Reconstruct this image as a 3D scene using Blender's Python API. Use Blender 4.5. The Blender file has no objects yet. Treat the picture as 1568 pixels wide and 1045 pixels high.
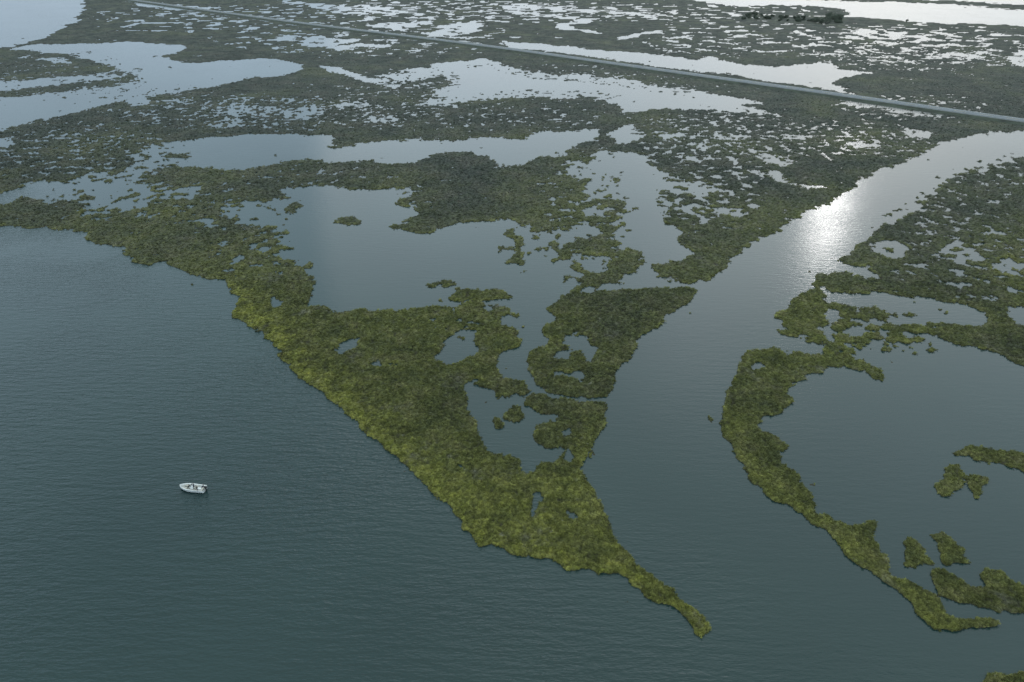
import bpy, math, random
import numpy as np
from mathutils import Vector, noise as mnoise
random.seed(7); rng=np.random.default_rng(7)
scene=bpy.context.scene
TH=math.radians(31.0); H=120.0; FP=1045.33
ST,CT=math.sin(TH),math.cos(TH)
# ---- camera helper: frame pixels unprojected -> ground metres
def ground(x,y):
    u=(np.asarray(x,float)-784)/FP; w=(np.asarray(y,float)-522.5)/FP
    t=H/(ST+w*CT)
    return u*t,(CT-w*ST)*t,t
# ---------------- noise
def perlin(x,y,seed):
    r=np.random.default_rng(seed); p=r.permutation(512); ang=r.random(512)*2*np.pi
    gx,gy=np.cos(ang),np.sin(ang)
    xi=np.floor(x).astype(np.int64); yi=np.floor(y).astype(np.int64)
    xf=x-xi; yf=y-yi
    def g(ix,iy,dx,dy):
        h=p[(p[ix&511]+iy)&511]
        return gx[h]*dx+gy[h]*dy
    u=xf*xf*xf*(xf*(xf*6-15)+10); v=yf*yf*yf*(yf*(yf*6-15)+10)
    a=g(xi,yi,xf,yf); b=g(xi+1,yi,xf-1,yf); c=g(xi,yi+1,xf,yf-1); d=g(xi+1,yi+1,xf-1,yf-1)
    return (a*(1-u)+b*u)*(1-v)+(c*(1-u)+d*u)*v
def fbm(x,y,L,oct,seed,gain=.55):
    o=np.zeros_like(x);a=1.0;tot=0
    for i in range(oct):
        o+=a*perlin(x/L+i*17.3,y/L-i*9.1,seed+i); tot+=a*a; a*=gain; L/=2.03
    return o/(0.27*math.sqrt(tot))
# ---------------- marsh map
POLY=[]
def land(*p): POLY.append((1,p))
def wat(*p): POLY.append((0,p))
land((-400,335),(0,345),(60,350),(130,355),(140,375),(190,380),(210,403),(250,403),(300,425),(345,432),(365,462),(362,480),(385,505),(420,525),(440,560),(480,595),(520,615),(535,640),(585,685),(620,715),(655,745),(700,785),(735,835),(790,845),(850,860),(890,880),(950,888),(985,925),(1030,932),(1050,950),(1070,968),(1088,962),(1078,935),(1040,910),(1000,890),(960,860),(940,820),(915,775),(905,735),(905,700),(918,660),(920,625),(935,595),(955,560),(985,520),(1020,485),(1060,460),(1080,430),(1120,400),(1140,380),(1190,355),(1225,328),(1265,315),(1298,292),(1340,262),(1400,240),(1440,220),(1500,205),(1568,200),(1970,170),(1970,-110),(-400,-110))
# top-left bay and river
wat((-400,-95),(110,-40),(130,0),(120,30),(80,55),(20,72),(-400,90))
wat((0,76),(60,69),(130,66),(205,64),(280,69),(292,75),(270,80),(248,86),(262,94),(300,96),(360,92),(425,90),(462,100),(460,108),(420,117),(380,121),(330,132),(270,142),(220,150),(160,163),(120,172),(60,186),(0,200),(-400,240),(-400,140),(0,150),(60,145),(110,137),(190,129),(215,119),(190,106),(150,95),(100,84),(50,79))
wat((-400,128),(0,124),(110,117),(170,112),(200,116),(150,124),(60,134),(0,140),(-400,150))
wat((0,210),(20,212),(18,224),(0,228),(-100,230),(-100,210))
wat((60,88),(100,90),(112,98),(80,96)); wat((90,205),(125,203),(120,212),(88,213))
wat((190,2),(260,8),(330,12),(345,16),(280,16),(220,10))
# upper ponds
wat((425,58),(470,51),(530,62),(592,70),(560,77),(510,76),(450,68))
wat((400,-6),(470,5),(600,12),(640,20),(560,22),(480,12))
wat((560,38),(650,33),(665,38),(600,46))
wat((665,45),(700,34),(752,36),(715,54),(680,59),(640,55))
wat((770,10),(800,6),(870,12),(1010,22),(1000,26),(880,19),(800,15),(790,18),(860,24),(905,28),(908,35),(870,38),(862,42),(920,50),(1010,60),(900,50),(850,44),(855,36),(890,31),(800,24),(765,17))
wat((930,62),(1000,45),(1010,47),(960,62))
wat((755,64),(830,67),(880,72),(1000,84),(1070,92),(1085,85),(1130,98),(1180,102),(1270,96),(1290,106),(1345,112),(1290,119),(1275,126),(1300,140),(1330,148),(1260,136),(1120,116),(1000,102),(900,86),(780,73))
wat((1290,151),(1380,163),(1450,174),(1440,181),(1370,173),(1340,165),(1285,160))
wat((1385,198),(1425,200),(1420,214),(1392,210))
wat((1010,-60),(1060,0),(1100,8),(1160,11),(1250,16),(1300,28),(1400,34),(1568,40),(1970,60),(1970,-95),(1500,-85))
land((1125,14),(1180,7),(1240,9),(1290,14),(1300,26),(1400,32),(1300,38),(1200,26))
land((1180,-4),(1350,-2),(1480,2),(1568,8),(1970,14),(1970,22),(1568,16),(1450,6),(1300,2))
wat((1550,82),(1568,78),(1970,90),(1970,115),(1568,105),(1545,95))
wat((1300,45),(1350,44),(1420,58),(1400,66),(1320,60)); wat((1430,78),(1510,82),(1500,90),(1440,88))
# ponds this side of the causeway
wat((575,116),(615,108),(650,102),(665,96),(720,94),(735,88),(790,104),(830,112),(900,115),(980,126),(1100,145),(1190,160),(1130,160),(1205,178),(1100,171),(1000,165),(985,172),(955,172),(950,160),(900,148),(860,154),(830,148),(780,150),(740,155),(690,160),(625,163),(672,148),(660,140),(692,128),(680,116),(650,125),(610,124))
wat((480,98),(520,103),(560,118),(620,128),(600,134),(555,124),(510,112))
wat((335,165),(380,160),(425,166),(420,176),(360,178)); wat((430,170),(480,160),(495,170),(470,182),(440,182))
wat((560,182),(612,180),(605,188),(570,188)); wat((200,152),(230,150),(225,160),(195,164)); wat((330,183),(370,180),(370,192),(335,195)); wat((240,156),(290,150),(285,158))
wat((510,160),(570,155),(570,160),(520,166))
# long upper lagoon
wat((170,280),(190,262),(215,247),(190,240),(205,235),(225,225),(245,222),(310,210),(420,205),(510,208),(515,220),(500,228),(520,226),(560,218),(630,213),(690,216),(740,210),(800,213),(830,200),(860,202),(915,198),(918,212),(885,222),(860,238),(820,242),(800,252),(770,256),(750,240),(700,231),(664,236),(640,252),(600,252),(560,245),(520,250),(480,246),(450,245),(430,249),(360,263),(330,259),(290,255),(240,256),(205,278))
wat((930,205),(960,190),(985,205),(980,215),(945,222))
wat((-100,305),(0,296),(60,277),(100,279),(160,262),(200,279),(270,290),(315,282),(300,300),(275,305),(250,300),(225,305),(230,318),(190,320),(165,322),(130,332),(115,325),(140,312),(90,304),(70,312),(40,300),(0,316),(-100,325))
land((130,298),(145,302),(140,308),(125,305)); land((180,300),(215,296),(210,303),(185,306)); land((265,235),(300,237),(270,243),(250,241))
# main lagoon
wat((335,318),(360,310),(400,308),(440,302),(432,292),(455,288),(490,283),(520,286),(560,292),(600,288),(632,292),(632,300),(600,312),(635,318),(640,328),(618,340),(596,348),(620,354),(645,360),(690,346),(720,338),(780,335),(798,342),(772,358),(792,368),(788,388),(768,405),(795,410),(805,372),(790,350),(815,345),(822,362),(860,392),(885,402),(872,410),(895,425),(880,440),(845,462),(830,480),(780,478),(740,462),(700,466),(660,470),(600,476),(520,478),(490,468),(470,470),(478,440),(470,415),(485,404),(445,402),(430,402),(436,385),(418,362),(428,345),(400,350),(360,338))
land((515,337),(535,332),(552,336),(550,341),(530,343),(518,345)); land((440,312),(458,308),(464,318),(452,328),(440,325))
land((655,435),(690,432),(708,437),(690,441),(660,440)); land((758,375),(785,376),(788,382),(762,383)); land((690,445),(760,440),(780,455),(700,462))
# eastern inner ponds
wat((868,262),(875,250),(905,245),(915,228),(930,232),(985,235),(1010,262),(1045,278),(1085,295),(1110,312),(1085,305),(1050,300),(1010,290),(1015,305),(1060,315),(1090,325),(1060,330),(1025,320),(1015,340),(1040,350),(1035,372),(1060,385),(1045,402),(1010,402),(990,412),(1010,420),(985,436),(940,430),(985,405),(985,385),(950,385),(940,362),(945,340),(962,325),(955,308),(925,302),(900,308),(890,290),(905,278),(890,272),(865,272))
land((935,270),(948,272),(945,277),(933,275)); land((938,350),(965,350),(962,356)); 
wat((825,358),(870,350),(895,335),(905,345),(925,352),(905,362),(880,365),(865,378),(845,372),(830,372)); wat((875,400),(895,390),(930,390),(940,405),(910,418),(885,412))
wat((895,318),(930,318),(920,328),(895,330)); 
wat((1040,275),(1100,282),(1105,296),(1060,292)); wat((1085,312),(1140,320),(1125,332),(1090,328)); wat((1150,232),(1215,242),(1205,256),(1170,250)); wat((1080,265),(1190,262),(1215,282),(1290,290),(1240,290),(1195,280),(1170,268))
wat((1290,218),(1350,215),(1345,226),(1300,228)); wat((1040,238),(1090,243),(1075,250),(1045,248))
wat((1005,205),(1050,203),(1045,213),(1010,214)); wat((1100,205),(1150,208),(1140,216),(1105,214)); wat((1180,205),(1250,208),(1240,214),(1190,212)); wat((1060,222),(1090,220),(1085,229),(1062,229))
# inlets and lower ponds
wat((1100,428),(1040,432),(1010,426),(985,435),(930,438),(890,438),(880,450),(930,447),(1000,443),(1050,441),(1095,442))
wat((780,470),(835,470),(850,492),(828,505),(835,515),(905,512),(915,530),(908,553),(870,552),(848,546),(870,534),(872,526),(845,520),(812,538),(806,560),(822,572),(825,592),(850,601),(890,608),(940,608),(930,617),(880,615),(845,609),(820,606),(800,585),(765,578),(750,562),(752,545),(778,536),(798,528),(800,512),(770,498))
wat((848,572),(900,570),(890,580),(850,578))
wat((665,547),(688,533),(680,522),(700,508),(730,503),(722,525),(728,540),(690,557))
wat((704,596),(722,578),(735,582),(716,594),(738,600),(765,612),(800,612),(822,602),(812,628),(850,640),(840,650),(805,655),(808,680),(830,690),(862,688),(848,712),(828,718),(806,735),(796,712),(772,695),(748,690),(722,655),(725,625))
land((768,632),(785,625),(802,630),(800,642),(785,648),(770,643)); land((748,640),(760,638),(764,650),(750,653))
wat((812,740),(820,760),(818,800),(808,780)); wat((515,536),(530,518),(548,513),(540,530),(525,542)); wat((406,458),(434,460),(428,471),(412,468)); wat((288,338),(320,332),(335,342),(325,348),(295,345)); wat((383,376),(410,378),(415,388),(392,386))
land((735,578),(765,582),(800,590),(815,600),(800,612),(765,612),(738,600)); land((842,516),(870,514),(868,520),(845,524)); land((870,545),(890,540),(895,548),(875,552))
wat((855,655),(870,660),(868,672),(856,668)); wat((870,690),(885,700),(880,712),(866,705)); wat((560,560),(580,556),(590,566),(570,570))
wat((862,784),(876,790),(880,798),(868,796)); wat((600,556),(618,560),(612,568),(598,564)); wat((708,708),(722,712),(716,720),(706,716))
# right-hand marsh
land((1970,180),(1568,238),(1520,256),(1470,268),(1435,288),(1415,312),(1390,330),(1350,345),(1325,370),(1305,390),(1280,395),(1290,405),(1335,408),(1345,425),(1300,416),(1255,417),(1238,432),(1245,443),(1220,452),(1200,475),(1190,487),(1208,496),(1185,506),(1250,522),(1275,545),(1240,540),(1200,545),(1175,530),(1145,540),(1140,570),(1115,595),(1105,630),(1105,662),(1125,700),(1150,735),(1190,768),(1230,785),(1275,820),(1310,855),(1350,892),(1400,925),(1440,972),(1480,970),(1530,955),(1505,946),(1465,945),(1440,910),(1400,885),(1370,882),(1355,850),(1335,830),(1338,803),(1320,800),(1310,815),(1270,800),(1245,775),(1240,752),(1215,722),(1195,712),(1195,690),(1212,685),(1205,675),(1172,660),(1170,645),(1190,640),(1192,622),(1212,610),(1190,600),(1215,590),(1250,575),(1290,562),(1320,570),(1362,585),(1350,560),(1300,545),(1330,530),(1385,520),(1400,545),(1412,548),(1405,520),(1450,525),(1520,538),(1568,557),(1970,640))
wat((1245,428),(1262,445),(1330,452),(1365,448),(1420,462),(1500,473),(1512,488),(1495,500),(1430,500),(1400,490),(1375,498),(1345,478),(1300,468),(1262,462),(1252,445))
wat((1340,372),(1370,368),(1392,382),(1385,396),(1352,398)); wat((1440,380),(1480,373),(1505,392),(1495,404),(1450,398)); wat((1518,398),(1545,392),(1568,410),(1560,425),(1525,420)); wat((1290,408),(1335,406),(1345,428),(1300,424))
wat((1540,470),(1600,475),(1600,510),(1550,500)); wat((1160,558),(1175,556),(1178,568),(1163,570))
wat((1390,505),(1420,508),(1440,528),(1400,540),(1380,520)); wat((1255,480),(1280,475),(1290,490),(1262,492)); wat((1300,505),(1330,500),(1335,512),(1305,516)); wat((1255,500),(1285,515),(1330,540),(1300,535),(1260,512))
land((1425,738),(1450,722),(1452,712),(1472,712),(1478,740),(1468,752),(1440,756)); land((1483,737),(1510,734),(1525,744),(1500,764),(1486,752)); land((1465,695),(1490,682),(1530,690),(1568,695),(1900,700),(1900,740),(1568,724),(1510,712))
land((1386,838),(1400,830),(1420,840),(1425,858),(1410,868),(1390,858)); land((1425,812),(1440,810),(1455,830),(1475,865),(1455,873),(1440,850)); land((1428,885),(1440,880),(1500,900),(1498,868),(1540,880),(1580,900),(1900,980),(1900,1010),(1568,952),(1510,935),(1440,905))
land((1500,1060),(1540,1035),(1568,1025),(1900,1050),(1900,1110),(1500,1110))
# ---------------- grid
xs=np.concatenate([np.arange(-380,-12,4.0),np.arange(-12,1580,1.25),np.arange(1580,1950,4.0)])
ys=np.concatenate([np.arange(-94,-4,2.0),np.arange(-4,150,1.0),np.arange(150,1060,1.25),np.arange(1060,1110,3)])
NX,NY=len(xs),len(ys)
M=np.zeros((NY,NX),np.float32)
for val,p in POLY:
    P=np.array(p,float); Q=np.roll(P,-1,0)
    r0,r1=np.searchsorted(ys,P[:,1].min()),np.searchsorted(ys,P[:,1].max())
    for r in range(r0,min(r1+1,NY)):
        y=ys[r]+.013
        m=(P[:,1]>y)!=(Q[:,1]>y)
        if not m.any(): continue
        c=np.sort(P[m,0]+(y-P[m,1])*(Q[m,0]-P[m,0])/(Q[m,1]-P[m,1]))
        for k in range(0,len(c)-1,2):
            a,b=np.searchsorted(xs,c[k]),np.searchsorted(xs,c[k+1]); M[r,a:b]=val
def blur(A,s,axis):
    n=int(3*s+1);k=np.exp(-.5*(np.arange(-n,n+1)/s)**2);k/=k.sum()
    A=np.pad(A,[(n,n) if i==axis else (0,0) for i in (0,1)],mode='edge');o=0
    L=A.shape[axis]-2*n
    for i,w in enumerate(k): o=o+w*(A[i:i+L] if axis==0 else A[:,i:i+L])
    return o
B1=blur(blur(M,2.4,1),1.0,0); B2=blur(blur(M,2.4,1),1.8,0)
X,Y=np.meshgrid(xs,ys)
bl=np.clip((Y-130)/200,0,1)
Bm=B1*(1-bl)+B2*bl
WX,WY,T=ground(X,Y)
far=np.clip((T-380)/700,0,1)
w1=fbm(WX,WY,16,3,11);w2=fbm(WX,WY,16,3,31)
wf1=fbm(WX,WY,60,2,12);wf2=fbm(WX,WY,60,2,32)
dxm=(w1*1.2)*(1-far)+wf1*5*far; dym=(w2*1.2)*(1-far)+wf2*7*far
px=X+dxm/T*FP*1.0; py=Y+np.clip(dym*H/T**2*FP,-7,7)
jx=np.interp(px,xs,np.arange(NX)); jy=np.interp(py,ys,np.arange(NY))
x0=np.clip(jx.astype(int),0,NX-2);y0=np.clip(jy.astype(int),0,NY-2);fx=jx-x0;fy=jy-y0
Bw=(Bm[y0,x0]*(1-fx)+Bm[y0,x0+1]*fx)*(1-fy)+(Bm[y0+1,x0]*(1-fx)+Bm[y0+1,x0+1]*fx)*fy
A=np.full_like(X,0.55)
def reg(cx,cy,rx,ry,a):
    g=np.exp(-(((X-cx)/rx)**2+((Y-cy)/ry)**2)**2)
    global A; A=np.maximum(A,a*g)
for r in [(400,172,260,30,2.1),(120,235,170,55,1.8),(240,310,210,42,1.3),(1110,215,150,50,2.1),(1085,300,95,55,2.1),(1290,215,170,32,1.7),
          (700,18,340,20,2.0),(330,30,230,24,1.6),(1400,72,210,36,2.5),(1400,165,130,22,1.8),(800,130,350,34,1.4),(900,310,95,105,1.3),(1000,20,320,16,1.6),
          (1345,515,120,45,2.1),(1480,400,130,85,1.7),(1450,330,110,60,1.5),(860,400,85,65,1.2),(150,120,200,50,1.2),(560,60,260,30,1.6),(390,370,100,75,1.2),
          (780,-40,1300,40,2.0),(100,30,100,20,.5),(1150,60,220,30,1.6),(650,180,400,25,1.2),(730,490,130,45,1.0),(860,590,70,80,.8),(480,270,180,25,1.0),(1500,270,120,50,1.3),(640,300,60,30,.9)]: reg(*r)
n8=fbm(WX,WY,6.0,3,101,.5); n28=fbm(WX,WY,24,3,151,.5)
n=n8*(1-far)+n28*far; n/=np.sqrt((1-far)**2+far**2)
n3=fbm(WX,WY,2.0,3,171,.7)
F=2.2*(Bw-.5)+A*n+0.30*n3*(1-far)
Bbig=blur(blur(M,9,1),6,0)
F=np.where(Bbig<0.03,-1.0,F)
F=np.where((Bbig<.5)&(Bw<.12),np.minimum(F,-1+.9*A*np.abs(n)),F)
solid=np.exp(-((X-700)/170)**4-((Y-670)/120)**4)
F=np.where((Bw>.9)&(solid>.3),np.maximum(F,.3),F)
F=np.where((Bw>.97)&(Y>430)&(A<.9),np.maximum(F,.25),F)
def smooth(a): a=np.clip(a,0,1); return a*a*(3-2*a)
t1=fbm(WX,WY,1.8,3,201,.85); t2=fbm(WX,WY,7,3,211,.6)
tf=fbm(WX,WY,14,3,231,.7); tv=fbm(WX,WY,70,4,241,.6)
ins=smooth(F/.5)
Z=0.20*np.clip(F/.18,-1.6,1)+ins*(0.15*(.35+t1*.5)*(1-far)+.10*t2*(1-far*.3)+0.12)
Z=np.where(F<0,np.minimum(Z,-0.01),Z)
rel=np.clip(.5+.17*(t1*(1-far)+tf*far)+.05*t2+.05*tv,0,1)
# fringe: younger, yellower cordgrass on the bay side and tip
shore=np.array([(362,468),(385,505),(420,525),(440,560),(480,595),(535,640),(585,685),(655,745),(700,785),(735,835),(790,845),(850,860),(890,880),(950,888),(985,925),(1050,950),(1085,965)],float)
def polydist(P):
    D=np.full(X.shape,1e9,np.float32)
    for a,b in zip(P[:-1],P[1:]):
        d=b-a; tt=np.clip(((X-a[0])*d[0]+(Y-a[1])*d[1])/(d@d),0,1)
        D=np.minimum(D,np.hypot(X-a[0]-tt*d[0],Y-a[1]-tt*d[1]))
    return D
fr=np.exp(-(polydist(shore)/36)**1.6)*1.15
bank=np.array([(1105,640),(1125,700),(1190,765),(1275,818),(1350,890),(1440,970)],float)
fr=np.maximum(fr,.4*np.exp(-(polydist(bank)/25)**2))
bank=np.array([(905,700),(915,775),(950,850),(1080,950)],float)
fr=np.maximum(fr,.5*np.exp(-(polydist(bank)/35)**2))
fr=np.maximum(fr,.6*np.exp(-((X-790)/190)**2-((Y-790)/90)**2))
fr=np.maximum(fr,.28*smooth((.95-Bw)/.4)*smooth((Y-150)/200))
fr=np.clip(fr*(1+.3*t2),0,1)
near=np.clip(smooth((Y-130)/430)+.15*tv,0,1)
# ---------------- mesh
keepv=F>-.75
q=keepv[:-1,:-1]|keepv[1:,:-1]|keepv[:-1,1:]|keepv[1:,1:]
idx=np.arange(NX*NY).reshape(NY,NX)
r,c=np.nonzero(q)
quads=np.stack([idx[r+1,c],idx[r+1,c+1],idx[r,c+1],idx[r,c]],1)
used=np.zeros(NX*NY,bool);used[quads.ravel()]=True
remap=np.cumsum(used)-1; quads=remap[quads]
co=np.stack([WX.ravel()[used],WY.ravel()[used],Z.ravel()[used]],1).astype(np.float32)
def npmesh(name,co,faces):
    me=bpy.data.meshes.new(name); me.vertices.add(len(co)); me.vertices.foreach_set('co',co.ravel())
    if faces is not None and len(faces):
        k=faces.shape[1]
        me.loops.add(faces.size); me.loops.foreach_set('vertex_index',faces.ravel().astype(np.int32))
        me.polygons.add(len(faces)); me.polygons.foreach_set('loop_start',(np.arange(len(faces))*k).astype(np.int32))
        me.polygons.foreach_set('loop_total',np.full(len(faces),k,np.int32))
    me.update(calc_edges=True); return me
def attr(me,name,v):
    a=me.attributes.new(name,'FLOAT','POINT'); a.data.foreach_set('value',v.astype(np.float32))
me=npmesh('marsh_land',co,quads); me.shade_smooth()
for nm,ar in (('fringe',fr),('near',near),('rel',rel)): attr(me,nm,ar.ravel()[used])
landob=bpy.data.objects.new('marsh_land',me); scene.collection.objects.link(landob)
print('land verts',len(co))
# ---------------- materials
def newmat(n):
    m=bpy.data.materials.new(n); m.use_nodes=True; nt=m.node_tree; b=nt.nodes['Principled BSDF']; return m,nt,b
def nd(nt,t,**k):
    x=nt.nodes.new(t)
    for a,v in k.items():
        if a in x.inputs: x.inputs[a].default_value=v
        else: setattr(x,a,v)
    return x
def ramp(nt,stops,interp='LINEAR'):
    r=nt.nodes.new('ShaderNodeValToRGB'); e=r.color_ramp; e.interpolation=interp
    while len(e.elements)<len(stops): e.elements.new(.5)
    for el,(p,c) in zip(e.elements,stops): el.position=p; el.color=(*c,1)
    return r
def mixc(nt,f,a,b,blend='MIX'):
    m=nt.nodes.new('ShaderNodeMix'); m.data_type='RGBA'; m.blend_type=blend
    for s,v in ((m.inputs[0],f),(m.inputs[6],a),(m.inputs[7],b)):
        if isinstance(v,(int,float)): s.default_value=v
        elif isinstance(v,tuple): s.default_value=(*v,1)
        else: nt.links.new(v,s)
    return m.outputs[2]
def simple(n,c,rough=.6,var=.12,scale=3,metal=0):
    m,nt,b=newmat(n); t=nd(nt,'ShaderNodeTexNoise',Scale=scale,Detail=4.0); g=nt.nodes.new('ShaderNodeNewGeometry')
    nt.links.new(g.outputs['Position'],t.inputs['Vector'])
    r=ramp(nt,[(.3,tuple(x*(1-var) for x in c)),(.7,tuple(min(1,x*(1+var)) for x in c))])
    nt.links.new(t.outputs['Fac'],r.inputs[0]); nt.links.new(r.outputs[0],b.inputs['Base Color'])
    b.inputs['Roughness'].default_value=rough; b.inputs['Metallic'].default_value=metal
    return m
def vegmat(name,inst):
    m,nt,b=newmat(name); L=nt.links.new
    g=nt.nodes.new('ShaderNodeNewGeometry')
    def noi(s,d=4.0,r=.6):
        t=nd(nt,'ShaderNodeTexNoise',Scale=s,Detail=d,Roughness=r); L(g.outputs['Position'],t.inputs['Vector']); return t.outputs['Fac']
    def at(n_):
        a=nt.nodes.new('ShaderNodeAttribute'); a.attribute_name=n_; a.attribute_type='INSTANCER' if inst else 'GEOMETRY'; return a.outputs['Fac']
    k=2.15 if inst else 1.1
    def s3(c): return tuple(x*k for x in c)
    r1=ramp(nt,[(.3,s3((.028,.035,.029))),(.5,s3((.043,.049,.038))),(.62,s3((.059,.059,.047))),(.75,s3((.044,.051,.036)))]); L(noi(.045,6.0,.65),r1.inputs[0])  # far vegetation tones, greyed and lifted to paint distance haze into the colour
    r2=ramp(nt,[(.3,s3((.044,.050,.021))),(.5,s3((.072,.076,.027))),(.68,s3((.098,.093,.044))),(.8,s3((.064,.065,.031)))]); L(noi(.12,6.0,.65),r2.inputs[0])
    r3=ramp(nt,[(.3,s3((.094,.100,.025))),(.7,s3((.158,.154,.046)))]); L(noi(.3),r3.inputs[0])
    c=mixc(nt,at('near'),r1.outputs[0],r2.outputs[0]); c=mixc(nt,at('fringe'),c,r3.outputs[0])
    # patches of dead brush and exposed wrack
    dr=ramp(nt,[(.57,(0,0,0)),(.68,(1,1,1))]); L(noi(.07,8.0,.75),dr.inputs[0])
    mm=nd(nt,'ShaderNodeMath',operation='MULTIPLY'); L(dr.outputs[0],mm.inputs[0]); mm.inputs[1].default_value=.65
    c=mixc(nt,mm.outputs[0],c,s3((.108,.101,.084)))
    wr=ramp(nt,[(.66,(0,0,0)),(.72,(1,1,1))]); L(noi(.28,6.0,.7),wr.inputs[0])
    m2=nd(nt,'ShaderNodeMath',operation='MULTIPLY'); L(wr.outputs[0],m2.inputs[0]); m2.inputs[1].default_value=.7
    c=mixc(nt,m2.outputs[0],c,(.26,.25,.22))
    v=ramp(nt,[(.25,(.5,.5,.5)),(.75,(1.45,1.45,1.45))])
    if inst:
        oi=nt.nodes.new('ShaderNodeObjectInfo'); L(oi.outputs['Random'],v.inputs[0]); v.color_ramp.elements[0].position=0; v.color_ramp.elements[1].position=1
    else:
        L(noi(.7,5.0,.7),v.inputs[0])
    c=mixc(nt,1.0,c,v.outputs[0],'MULTIPLY')
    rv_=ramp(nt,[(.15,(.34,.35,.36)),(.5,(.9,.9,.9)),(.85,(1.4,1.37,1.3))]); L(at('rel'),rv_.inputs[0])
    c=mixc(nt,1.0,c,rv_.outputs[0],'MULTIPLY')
    if not inst:
        s=nt.nodes.new('ShaderNodeSeparateXYZ'); L(g.outputs['Position'],s.inputs[0])
        mr=nd(nt,'ShaderNodeMapRange'); L(s.outputs['Z'],mr.inputs[0]); mr.inputs[1].default_value=.03; mr.inputs[2].default_value=.22
        c=mixc(nt,mr.outputs[0],(.038,.033,.022),c)
    L(c,b.inputs['Base Color']); b.inputs['Roughness'].default_value=.8; b.inputs['Specular IOR Level'].default_value=.15
    if not inst:
        bp=nd(nt,'ShaderNodeBump',Strength=.8,Distance=.25); L(noi(1.6,6.0,.7),bp.inputs['Height']); L(bp.outputs[0],b.inputs['Normal'])
    else:
        tr=nt.nodes.new('ShaderNodeBsdfTranslucent'); L(c,tr.inputs[0]); ms=nt.nodes.new('ShaderNodeMixShader'); ms.inputs[0].default_value=.35
        L(b.outputs[0],ms.inputs[1]); L(tr.outputs[0],ms.inputs[2]); L(ms.outputs[0],nt.nodes['Material Output'].inputs[0])
    return m
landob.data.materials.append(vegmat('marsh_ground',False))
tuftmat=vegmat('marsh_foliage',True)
# ---------------- grass / shrub clump variants
col=bpy.data.collections.new('marsh_vegetation_parts')
def clump(i,kind):
    V=[];Fc=[]
    rnd=random.Random(i)
    if kind=='grass':
        for k in range(22):
            a=rnd.random()*6.283; rr=.5*math.sqrt(rnd.random()); bx,by=rr*math.cos(a),rr*math.sin(a)*.7
            h=rnd.uniform(.3,.85); d=rnd.random()*6.283; lx,ly=.22*math.cos(a)+.15*math.cos(d)+.35,.22*math.sin(a)+.15*math.sin(d)
            w=rnd.uniform(.045,.08); wx,wy=-math.sin(d)*w,math.cos(d)*w
            s=len(V); V+=[(bx-wx,by-wy,-.1),(bx+wx,by+wy,-.1),(bx+lx*.45+wx,by+ly*.45+wy,h*.7),(bx+lx*.45-wx,by+ly*.45-wy,h*.7),(bx+lx,by+ly,h)]
            Fc+=[(s,s+1,s+2,s+3),(s+3,s+2,s+4)]
    else:
        for k in range(56):
            v=Vector((rnd.gauss(0,1),rnd.gauss(0,1),abs(rnd.gauss(0,1)))).normalized()*rnd.uniform(.22,.5)
            v*=1+.35*mnoise.noise(v*4+Vector((i*7,0,0)))
            v.z=v.z*1.1; n_=Vector((rnd.gauss(0,1),rnd.gauss(0,1),rnd.gauss(0,1)+1.2)).normalized()
            t=n_.orthogonal().normalized(); bt=n_.cross(t); s_=rnd.uniform(.07,.13); s=len(V)
            V+=[tuple(v+t*s_),tuple(v+bt*s_*.6),tuple(v-t*s_),tuple(v-bt*s_*.6)]; Fc.append((s,s+1,s+2,s+3))
    m=bpy.data.meshes.new('%s_clump_%d'%(kind,i)); m.from_pydata(V,[],Fc); m.materials.append(tuftmat)
    o=bpy.data.objects.new('%s_clump_%d'%(kind,i),m); col.objects.link(o)
for i in range(6): clump(i,'grass')
for i in range(6,7): clump(i,'shrub')
prob=np.where(Y<150,.18,np.where(Y<430,.36,.58))*(F>.05)*(Y>-3)
prob*=(X>-60)&(X<1630)
prob*=np.clip(.3+rel*1.35,0,1)
sel=rng.random(F.shape)<prob
rr,cc=np.nonzero(sel)
sx=T[rr,cc]/FP
jxx=WX[rr,cc]+rng.uniform(-.6,.6,len(rr))*sx*1.25
jyy=WY[rr,cc]+rng.uniform(-.6,.6,len(rr))*T[rr,cc]**2/FP/H*1.25
S=np.clip(T[rr,cc]*.0027,.42,1.1)*rng.uniform(.55,1.5,len(rr))
pc=np.stack([jxx,jyy,Z[rr,cc]-.04],1).astype(np.float32)
pm=npmesh('marsh_grass',pc,None)
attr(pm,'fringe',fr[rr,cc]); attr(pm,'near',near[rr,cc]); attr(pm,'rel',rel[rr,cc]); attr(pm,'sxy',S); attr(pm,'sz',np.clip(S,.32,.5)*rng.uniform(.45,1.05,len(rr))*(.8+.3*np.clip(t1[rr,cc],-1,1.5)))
print('clumps',len(rr))
go=bpy.data.objects.new('marsh_grass',pm); scene.collection.objects.link(go)
ng=bpy.data.node_groups.new('scatter','GeometryNodeTree')
ng.interface.new_socket('Geometry',in_out='INPUT',socket_type='NodeSocketGeometry'); ng.interface.new_socket('Geometry',in_out='OUTPUT',socket_type='NodeSocketGeometry')
N=ng.nodes; gi=N.new('NodeGroupInput'); gout=N.new('NodeGroupOutput'); iop=N.new('GeometryNodeInstanceOnPoints')
ci=N.new('GeometryNodeCollectionInfo'); ci.inputs['Collection'].default_value=col; ci.inputs['Separate Children'].default_value=True; ci.inputs['Reset Children'].default_value=True
def na(n_):
    a=N.new('GeometryNodeInputNamedAttribute'); a.data_type='FLOAT'; a.inputs['Name'].default_value=n_; return a.outputs['Attribute']
cx=N.new('ShaderNodeCombineXYZ'); s1=na('sxy'); s2=na('sz')
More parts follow.
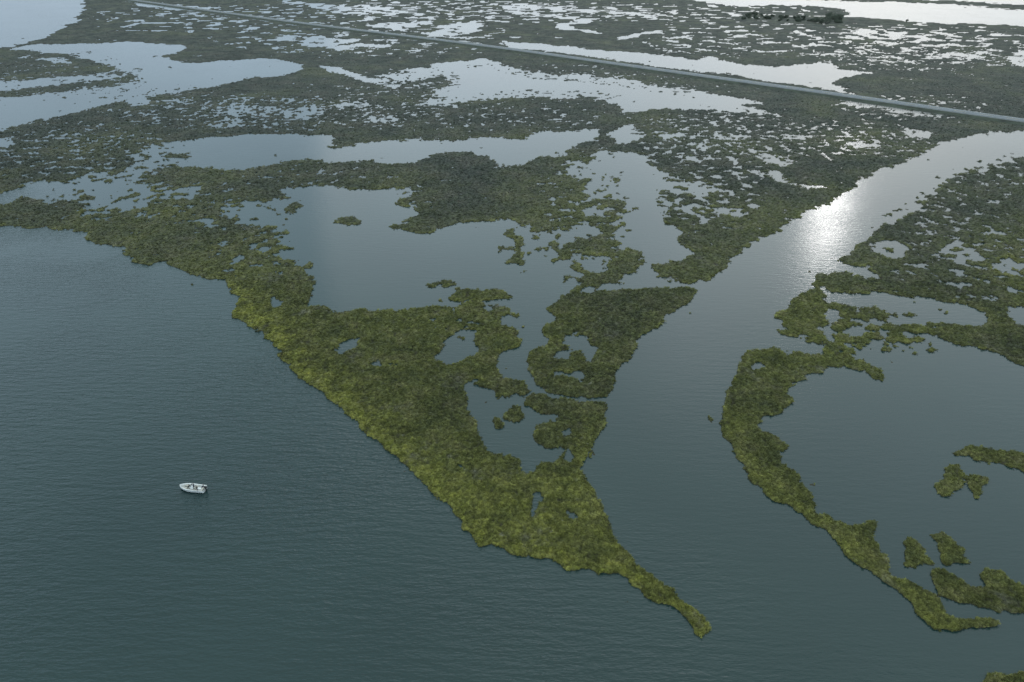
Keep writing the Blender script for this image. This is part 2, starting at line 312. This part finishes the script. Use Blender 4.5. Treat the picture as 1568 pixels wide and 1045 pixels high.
ng.links.new(s1,cx.inputs[0]);ng.links.new(s1,cx.inputs[1]);ng.links.new(s2,cx.inputs[2])
rv=N.new('FunctionNodeRandomValue'); rv.data_type='FLOAT_VECTOR'; rv.inputs[0].default_value=(-.15,-.15,-.9); rv.inputs[1].default_value=(.15,.15,.9)
ng.links.new(gi.outputs[0],iop.inputs['Points']); ng.links.new(ci.outputs[0],iop.inputs['Instance']); iop.inputs['Pick Instance'].default_value=True
ng.links.new(rv.outputs[0],iop.inputs['Rotation']); ng.links.new(cx.outputs[0],iop.inputs['Scale']); ng.links.new(iop.outputs[0],gout.inputs[0])
md=go.modifiers.new('scatter','NODES'); md.node_group=ng
# ---------------- water
wm,nt,b=newmat('bay_water'); L=nt.links.new
g=nt.nodes.new('ShaderNodeNewGeometry')
def wn(sc,rot,scale,det,rough=.5):
    mp=nt.nodes.new('ShaderNodeMapping'); mp.inputs['Scale'].default_value=sc; mp.inputs['Rotation'].default_value=(0,0,rot); L(g.outputs['Position'],mp.inputs[0])
    t=nd(nt,'ShaderNodeTexNoise',Scale=scale,Detail=det,Roughness=rough); L(mp.outputs[0],t.inputs['Vector']); return t.outputs['Fac']
wA=wn((.22,1,1),.3,.7,3.0,.6); wB=wn((.4,1,1),-.35,1.8,2.0); wC=wn((1,1,1),0,.02,3.0)
ad=nd(nt,'ShaderNodeMath',operation='MULTIPLY_ADD'); L(wB,ad.inputs[0]); ad.inputs[1].default_value=.4; L(wA,ad.inputs[2])
cr=ramp(nt,[(.35,(.4,)*3),(.65,(1,)*3)]); L(wC,cr.inputs[0])
bp=nd(nt,'ShaderNodeBump',Distance=.6); L(ad.outputs[0],bp.inputs['Height'])
# open bay (south-west of the spit) is wind-ruffled; channels and lagoons are sheltered
pa=Vector([float(v) for v in ground(200,400)[:2]]); pb=Vector([float(v) for v in ground(1085,965)[:2]])
dl=(pb-pa).normalized(); nn=Vector((-dl.y,dl.x)); 
if nn.x>0: nn=-nn
dp=nd(nt,'ShaderNodeVectorMath',operation='DOT_PRODUCT'); L(g.outputs['Position'],dp.inputs[0]); dp.inputs[1].default_value=(nn.x,nn.y,0)
off=nn.dot(pa)
mr=nd(nt,'ShaderNodeMapRange'); L(dp.outputs['Value'],mr.inputs[0]); mr.inputs[1].default_value=off-25; mr.inputs[2].default_value=off+12; mr.inputs[3].default_value=.14; mr.inputs[4].default_value=1.0
sm=nd(nt,'ShaderNodeMath',operation='MULTIPLY'); L(cr.outputs[0],sm.inputs[0]); L(mr.outputs[0],sm.inputs[1]); L(sm.outputs[0],bp.inputs['Strength'])
L(bp.outputs[0],b.inputs['Normal'])
bc=ramp(nt,[(.3,(.008,.025,.025)),(.7,(.014,.035,.033))]); L(wn((1,1,1),0,.012,4.0),bc.inputs[0]); L(bc.outputs[0],b.inputs['Base Color'])
b.inputs['IOR'].default_value=1.38; b.inputs['Roughness'].default_value=.14
S_=40000.0
wme=bpy.data.meshes.new('water'); wme.from_pydata([(-S_,-2000,0),(S_,-2000,0),(S_,S_,0),(-S_,S_,0)],[],[(0,1,2,3)]); wme.materials.append(wm)
wo=bpy.data.objects.new('water',wme); scene.collection.objects.link(wo)
# ---------------- causeway road
RP=[(60,-14),(190,0),(330,19),(470,38),(640,59),(780,77),(900,94),(1050,115),(1200,136),(1300,150),(1400,164),(1500,179),(1568,188),(1900,236)]
rp=[Vector((float(a),float(b_),0)) for a,b_ in [ground(x,y)[:2] for x,y in RP]]
pts=[]
for i in range(len(rp)-1):
    p0=rp[max(i-1,0)];p1=rp[i];p2=rp[i+1];p3=rp[min(i+2,len(rp)-1)]
    m=max(2,int((p2-p1).length/8))
    for k in range(m):
        t=k/m; pts.append(.5*((2*p1)+(p2-p0)*t+(2*p0-5*p1+4*p2-p3)*t*t+(3*p1-p0-3*p2+p3)*t**3))
pts.append(rp[-1])
for _ in range(30): pts=[pts[0]]+[(pts[i-1]+pts[i]*2+pts[i+1])/4 for i in range(1,len(pts)-1)]+[pts[-1]]
nor=[]
for i in range(len(pts)):
    d=(pts[min(i+1,len(pts)-1)]-pts[max(i-1,0)]).normalized(); nor.append(Vector((-d.y,d.x,0)))
def strip(name,prof,mat,parent=None,dash=None):
    V=[];Fc=[];k=len(prof)
    for p,n_ in zip(pts,nor):
        for o,z in prof: V.append((p.x+n_.x*o,p.y+n_.y*o,z))
    for i in range(len(pts)-1):
        if dash and i%dash: continue
        for j in range(k-1): Fc.append((i*k+j,i*k+j+1,(i+1)*k+j+1,(i+1)*k+j))
    m=bpy.data.meshes.new(name); m.from_pydata(V,[],Fc); m.materials.append(mat); m.update()
    o=bpy.data.objects.new(name,m); scene.collection.objects.link(o)
    if parent: o.parent=parent
    return o
emb=simple('embankment_grass',(.034,.042,.028),.9,.5,.15)
strip('causeway_embankment',[(13,-.6),(8.5,1.2),(7.4,1.5),(-7.4,1.5),(-8.5,1.2),(-15,-.6)],emb)
road=strip('road',[(5.6,1.56),(5.5,1.62),(-5.5,1.62),(-5.6,1.56)],simple('asphalt',(.13,.14,.155),.85,.12,.1))
paint=simple('road_paint',(.7,.7,.66),.6); yp=simple('road_paint_yellow',(.6,.42,.08),.6)
strip('edge_line_a',[(4.3,1.65),(4.1,1.65)],paint,road);strip('edge_line_b',[(-4.1,1.65),(-4.3,1.65)],paint,road);strip('centre_line',[(.12,1.65),(-.12,1.65)],yp,road,2)
strip('gravel_shoulder_a',[(7.0,1.53),(5.62,1.53)],simple('gravel',(.18,.185,.18),.95,.3,.5),road);strip('gravel_shoulder_b',[(-5.62,1.53),(-7.0,1.53)],bpy.data.materials['gravel'],road)
steel=simple('galvanised_steel',(.35,.36,.37),.45,.1,2,.6)
V=[];Fc=[]
def box(V,Fc,c,sx_,sy_,sz_):
    s=len(V)
    for dz in (-1,1):
        for dx,dy in ((-1,-1),(1,-1),(1,1),(-1,1)): V.append((c[0]+dx*sx_/2,c[1]+dy*sy_/2,c[2]+dz*sz_/2))
    Fc+=[(s+3,s+2,s+1,s),(s+4,s+5,s+6,s+7),(s,s+1,s+5,s+4),(s+1,s+2,s+6,s+5),(s+2,s+3,s+7,s+6),(s+3,s,s+4,s+7)]
gr=strip('guardrail',[(-7.1,1.95),(-7.16,2.08),(-7.1,2.2),(-7.16,2.32),(-7.1,2.4)],steel)
for p,n_ in zip(pts[::1],nor[::1]):
    q_=p-n_*7.2; box(V,Fc,(q_.x,q_.y,1.9),.15,.15,.95)
m=bpy.data.meshes.new('posts'); m.from_pydata(V,[],Fc); m.materials.append(steel); o=bpy.data.objects.new('posts',m); scene.collection.objects.link(o); o.parent=gr
# ---------------- distant trees
bark=simple('bark',(.06,.05,.04),.9); leaf=simple('tree_foliage',(.085,.10,.072),.85,.5,.4)
V=[];Fc=[];MI=[]
rt=random.Random(3)
def tree(x,y,h,r):
    k=7
    segs=[(0,.28),(h*.3,.22),(h*.6,.14),(h*.85,.05)]
    lean=Vector((rt.uniform(-.6,.6),rt.uniform(-.6,.6),0))
    rings=[]
    for z,rad in segs:
        s=len(V)
        for a in range(k): V.append((x+lean.x*z/h+rad*math.cos(a*6.283/k),y+lean.y*z/h+rad*math.sin(a*6.283/k),z))
        rings.append(s)
    for a,b_ in zip(rings[:-1],rings[1:]):
        for j in range(k): Fc.append((a+j,a+(j+1)%k,b_+(j+1)%k,b_+j)); MI.append(0)
    for i in range(9):
        a=rt.random()*6.283; rr_=rt.uniform(.2,.85)*r; cz=h*rt.uniform(.2,.85); c=Vector((x+rr_*math.cos(a),y+rr_*math.sin(a),cz))
        b0=Vector((x,y,cz*.7)); s=len(V); V.extend([tuple(b0+Vector((0,0,.1))),tuple(b0-Vector((0,0,.1))),tuple(c)]); Fc.append((s,s+1,s+2)); MI.append(0)
        cr_=rt.uniform(.3,.5)*r
        for q_ in range(110):
            v=Vector((rt.gauss(0,1),rt.gauss(0,1),rt.gauss(0,.8))).normalized()*cr_*rt.uniform(.5,1.1)+c
            n_=Vector((rt.gauss(0,1),rt.gauss(0,1),rt.gauss(0,1))).normalized(); t_=n_.orthogonal().normalized()*rt.uniform(.2,.45); bt=n_.cross(t_)
            s=len(V); V.extend([tuple(v+t_),tuple(v+bt),tuple(v-t_),tuple(v-bt)]); Fc.append((s,s+1,s+2,s+3)); MI.append(1)
for i in range(80):
    x_=rt.uniform(1135,1400); y_=27+(x_-1135)*.05+rt.uniform(-6,3)
    if x_>1300 and rt.random()<.85: continue
    a,b_,_=ground(x_,y_); big=1+1.3*math.exp(-((x_-1268)/18)**2)
    h=rt.uniform(2,4.5)*big; tree(float(a),float(b_),h,h*rt.uniform(.7,1.2))
m=bpy.data.meshes.new('distant_trees'); m.from_pydata(V,[],Fc); m.materials.append(bark); m.materials.append(leaf); m.polygons.foreach_set('material_index',MI)
o=bpy.data.objects.new('distant_trees',m); scene.collection.objects.link(o)
# ---------------- boat
bx,by,_=ground(296,750)
boat=bpy.data.objects.new('motor_boat',None); scene.collection.objects.link(boat); boat.location=(float(bx),float(by),0); boat.rotation_euler=(0,0,math.radians(172))
white=simple('gelcoat_white',(.8,.8,.78),.25,.03); dark=simple('black_plastic',(.02,.02,.022),.35); deckm=simple('deck_nonskid',(.42,.42,.40),.7,.06); glass=simple('tinted_windscreen',(.03,.04,.05),.08); blue=simple('antifoul_blue',(.02,.04,.09),.5); vinyl=simple('seat_vinyl',(.45,.42,.36),.5); teal=simple('cooler_plastic',(.75,.75,.75),.4)
def part(name,V,Fc,mat,bev=0,parent=boat,mi=None,mats=None,smooth=False):
    m=bpy.data.meshes.new(name); m.from_pydata(V,[],Fc)
    for mm in (mats or [mat]): m.materials.append(mm)
    if mi: m.polygons.foreach_set('material_index',mi)
    if smooth: m.shade_smooth()
    o=bpy.data.objects.new(name,m); scene.collection.objects.link(o); o.parent=parent
    if bev: md=o.modifiers.new('b','BEVEL'); md.width=bev; md.segments=3
    return o
st=[(-3.2,1.12,.85),(-2,1.18,.85),(-.5,1.22,.88),(1,1.15,.95),(2,.92,1.03),(2.8,.55,1.12),(3.25,.22,1.18),(3.45,.02,1.2)]
V=[];Fc=[];MI=[]
K=11
for x,w,zt in st:
    keel=-.35+max(0,(x-1.5))**2*.22; ch=.12+max(0,x-1)*.12
    fl=.42 if x<2.6 else .55
    V+=[(x,-w*.84,fl),(x,-w*.86,zt-.02),(x,-w,zt),(x,-w*.97,(zt+ch)/2),(x,-w*.86,ch),(x*1.0,0,min(keel,zt-.05)),(x,w*.86,ch),(x,w*.97,(zt+ch)/2),(x,w,zt),(x,w*.86,zt-.02),(x,w*.84,fl)]
for i in range(len(st)-1):
    for j in range(K-1):
        Fc.append((i*K+j,(i+1)*K+j,(i+1)*K+j+1,i*K+j+1)); MI.append(1 if j in(4,5) else 0)
    Fc.append((i*K+10,(i+1)*K+10,(i+1)*K,i*K)); MI.append(2)
Fc.append((2,3,4,5,6,7,8)); MI.append(0); Fc.append((0,1,2,8,9,10)); MI.append(0)
part('hull',V,Fc,None,0,mi=MI,mats=[white,blue,deckm])
def bpart(name,c,s,mat,bev=.04):
    V=[];Fc=[];box(V,Fc,c,*s); return part(name,V,Fc,mat,bev)
bpart('console',(.1,0,.85),(.8,.75,.9),white,.08)
V=[(.45,-.36,1.3),(.45,.36,1.3),(.2,.34,1.75),(.2,-.34,1.75),(.0,-.37,1.3),(.0,.37,1.3)]
part('windscreen',V,[(0,1,2,3),(0,3,4),(1,5,2)],glass)
bpart('leaning_post',(-.95,0,.8),(.45,.9,.75),vinyl,.08); bpart('console_seat',(.75,0,.62),(.45,.6,.4),vinyl,.08)
bpart('cooler',(-1.9,.1,.6),(.9,.5,.4),teal,.06); bpart('bow_cushion_a',(1.8,.5,.68),(1.2,.35,.3),vinyl,.08); bpart('bow_cushion_b',(1.8,-.5,.68),(1.2,.35,.3),vinyl,.08)
bpart('stern_bench',(-2.75,0,.7),(.45,1.7,.5),vinyl,.08); bpart('motor_cowl',(-3.55,0,1.25),(.65,.45,.6),dark,.14); bpart('motor_leg',(-3.5,0,.4),(.28,.2,1.3),dark,.05)
bpart('rubrail_a',(-1.1,1.2,.84),(4.2,.06,.07),dark,.02); bpart('rubrail_b',(-1.1,-1.2,.84),(4.2,.06,.07),dark,.02)
def person(loc,rot,seated,shirt,pants,lean=0):
    P={};r_={}
    def a(n_,c,r): P[n_]=c; r_[n_]=r
    a('pel',(0,0,.95),.15);a('belly',(0.02,0,1.1),.135);a('chest',(.02,0,1.32),.155);a('neck',(.02,0,1.49),.055);a('chin',(.04,0,1.57),.08);a('head',(.03,0,1.68),.098);a('crown',(.02,0,1.76),.075)
    E=[('pel','belly'),('belly','chest'),('chest','neck'),('neck','chin'),('chin','head'),('head','crown')]
    for s,k in ((-1,'l'),(1,'r')):
        a(k+'sh',(0,s*.19,1.41),.06);a(k+'el',(.04,s*.27,1.13),.042);a(k+'wr',(.25,s*.2,1.0),.03);a(k+'ha',(.33,s*.17,1.0),.035);a(k+'fi',(.40,s*.15,.99),.018)
        a(k+'hip',(0,s*.1,.9),.095)
        if seated: a(k+'kn',(.42,s*.13,.93),.06);a(k+'an',(.46,s*.13,.5),.042);a(k+'to',(.64,s*.15,.46),.035)
        else: a(k+'kn',(.03,s*.12,.5),.06);a(k+'an',(0,s*.13,.08),.042);a(k+'to',(.18,s*.15,.04),.035)
        E+=[('chest',k+'sh'),(k+'sh',k+'el'),(k+'el',k+'wr'),(k+'wr',k+'ha'),(k+'ha',k+'fi'),('pel',k+'hip'),(k+'hip',k+'kn'),(k+'kn',k+'an'),(k+'an',k+'to')]
    ks=list(P); m=bpy.data.meshes.new('person'); m.from_pydata([P[k] for k in ks],[(ks.index(x),ks.index(y)) for x,y in E],[])
    o=bpy.data.objects.new('person',m); scene.collection.objects.link(o)
    md=o.modifiers.new('skin','SKIN'); sv=m.skin_vertices[0].data if m.skin_vertices else None
    if sv:
        for i,k in enumerate(ks): sv[i].radius=(r_[k],r_[k]); sv[i].use_root=(k=='pel')
    s=o.modifiers.new('sub','SUBSURF'); s.levels=2; s.render_levels=2
    mt,nt,b=newmat('clothed_figure'); tc=nt.nodes.new('ShaderNodeTexCoord'); sp=nt.nodes.new('ShaderNodeSeparateXYZ'); nt.links.new(tc.outputs['Object'],sp.inputs[0])
    dv=nd(nt,'ShaderNodeMath',operation='DIVIDE'); nt.links.new(sp.outputs['Z'],dv.inputs[0]); dv.inputs[1].default_value=2
    rp_=ramp(nt,[(0,(.05,.04,.03)),(.045,pants),(.49,shirt),(.745,(.45,.28,.2)),(.85,(.05,.035,.02))],'CONSTANT'); nt.links.new(dv.outputs[0],rp_.inputs[0]); nt.links.new(rp_.outputs[0],b.inputs['Base Color'])
    m.materials.append(mt)
    R=math.radians(172); x,y,z=loc
    o.location=(boat.location.x+x*math.cos(R)-y*math.sin(R),boat.location.y+x*math.sin(R)+y*math.cos(R),z); o.rotation_euler=(0,0,R+rot)
person((-.45,0,.43),0,False,(.03,.04,.07),(.05,.05,.06))
person((-2.75,-.4,.10),.3,True,(.06,.06,.08),(.04,.05,.09))
person((.8,.1,-.02),0,True,(.04,.05,.05),(.12,.11,.09))
person((-1.6,.6,.43),1.2,False,(.05,.06,.06),(.03,.03,.04))
# ---------------- sky and sun
sd=Vector((.414,.852,.318)).normalized(); el=math.asin(sd.z); az=math.atan2(sd.x,sd.y)
w=bpy.data.worlds.new('World'); scene.world=w; w.use_nodes=True; nt=w.node_tree; L=nt.links.new
bg=nt.nodes['Background']; bg.inputs[1].default_value=.105
sky=nt.nodes.new('ShaderNodeTexSky'); sky.sky_type='NISHITA'; sky.sun_disc=False; sky.sun_elevation=el; sky.sun_rotation=az; sky.air_density=1.0; sky.dust_density=2.0
tc=nt.nodes.new('ShaderNodeTexCoord'); nrm=nd(nt,'ShaderNodeVectorMath',operation='NORMALIZE'); L(tc.outputs['Generated'],nrm.inputs[0])
sp=nt.nodes.new('ShaderNodeSeparateXYZ'); L(nrm.outputs[0],sp.inputs[0])
zr=ramp(nt,[(0,(5.6,6.9,8.5)),(.2,(7.2,9.3,11.2)),(.45,(9.4,12.4,14.2)),(.75,(9.8,12.4,13.2)),(1,(12.5,14,14))]); L(sp.outputs['Z'],zr.inputs[0])
mp=nt.nodes.new('ShaderNodeMapping'); mp.inputs['Scale'].default_value=(1,1,3.0); L(nrm.outputs[0],mp.inputs[0])
cn=nd(nt,'ShaderNodeTexNoise',Scale=2.2,Detail=5.0,Roughness=.5); L(mp.outputs[0],cn.inputs['Vector'])
cv=ramp(nt,[(.3,(.78,)*3),(.7,(1.18,)*3)]); L(cn.outputs['Fac'],cv.inputs[0])
cl=mixc(nt,1.0,zr.outputs[0],cv.outputs[0],'MULTIPLY')
cl=mixc(nt,.92,sky.outputs[0],cl)
def glow(d,pw,colr,prev):
    dt=nd(nt,'ShaderNodeVectorMath',operation='DOT_PRODUCT'); L(nrm.outputs[0],dt.inputs[0]); dt.inputs[1].default_value=Vector(d).normalized()
    mx=nd(nt,'ShaderNodeMath',operation='MAXIMUM'); L(dt.outputs['Value'],mx.inputs[0]); mx.inputs[1].default_value=0
    p=nd(nt,'ShaderNodeMath',operation='POWER'); L(mx.outputs[0],p.inputs[0]); p.inputs[1].default_value=pw
    s=nd(nt,'ShaderNodeVectorMath',operation='SCALE'); s.inputs[0].default_value=colr; L(p.outputs[0],s.inputs['Scale'])
    return mixc(nt,1.0,prev,s.outputs[0],'ADD')
cl=glow(sd,4500,(230,222,215),cl); cl=glow(sd,110,(2.0,1.6,1.6),cl); cl=glow((.264,.863,.50),160,(5,4.8,5),cl)
L(cl,bg.inputs[0])
sl=bpy.data.lights.new('sun','SUN'); sl.energy=.5; sl.angle=math.radians(80); sl.color=(1,.95,.88)
so=bpy.data.objects.new('sun',sl); scene.collection.objects.link(so); so.rotation_euler=(-sd).to_track_quat('-Z','Y').to_euler(); so.location=(0,0,300)
# ---------------- camera
cam=bpy.data.cameras.new('camera'); cam.lens=24; cam.sensor_width=36; cam.clip_end=80000; cam.clip_start=1
co_=bpy.data.objects.new('camera',cam); scene.collection.objects.link(co_); co_.location=(0,0,H); co_.rotation_euler=(math.radians(90)-TH,0,0)
scene.camera=co_
scene.view_settings.view_transform='Standard'; scene.view_settings.look='None'; scene.view_settings.exposure=0
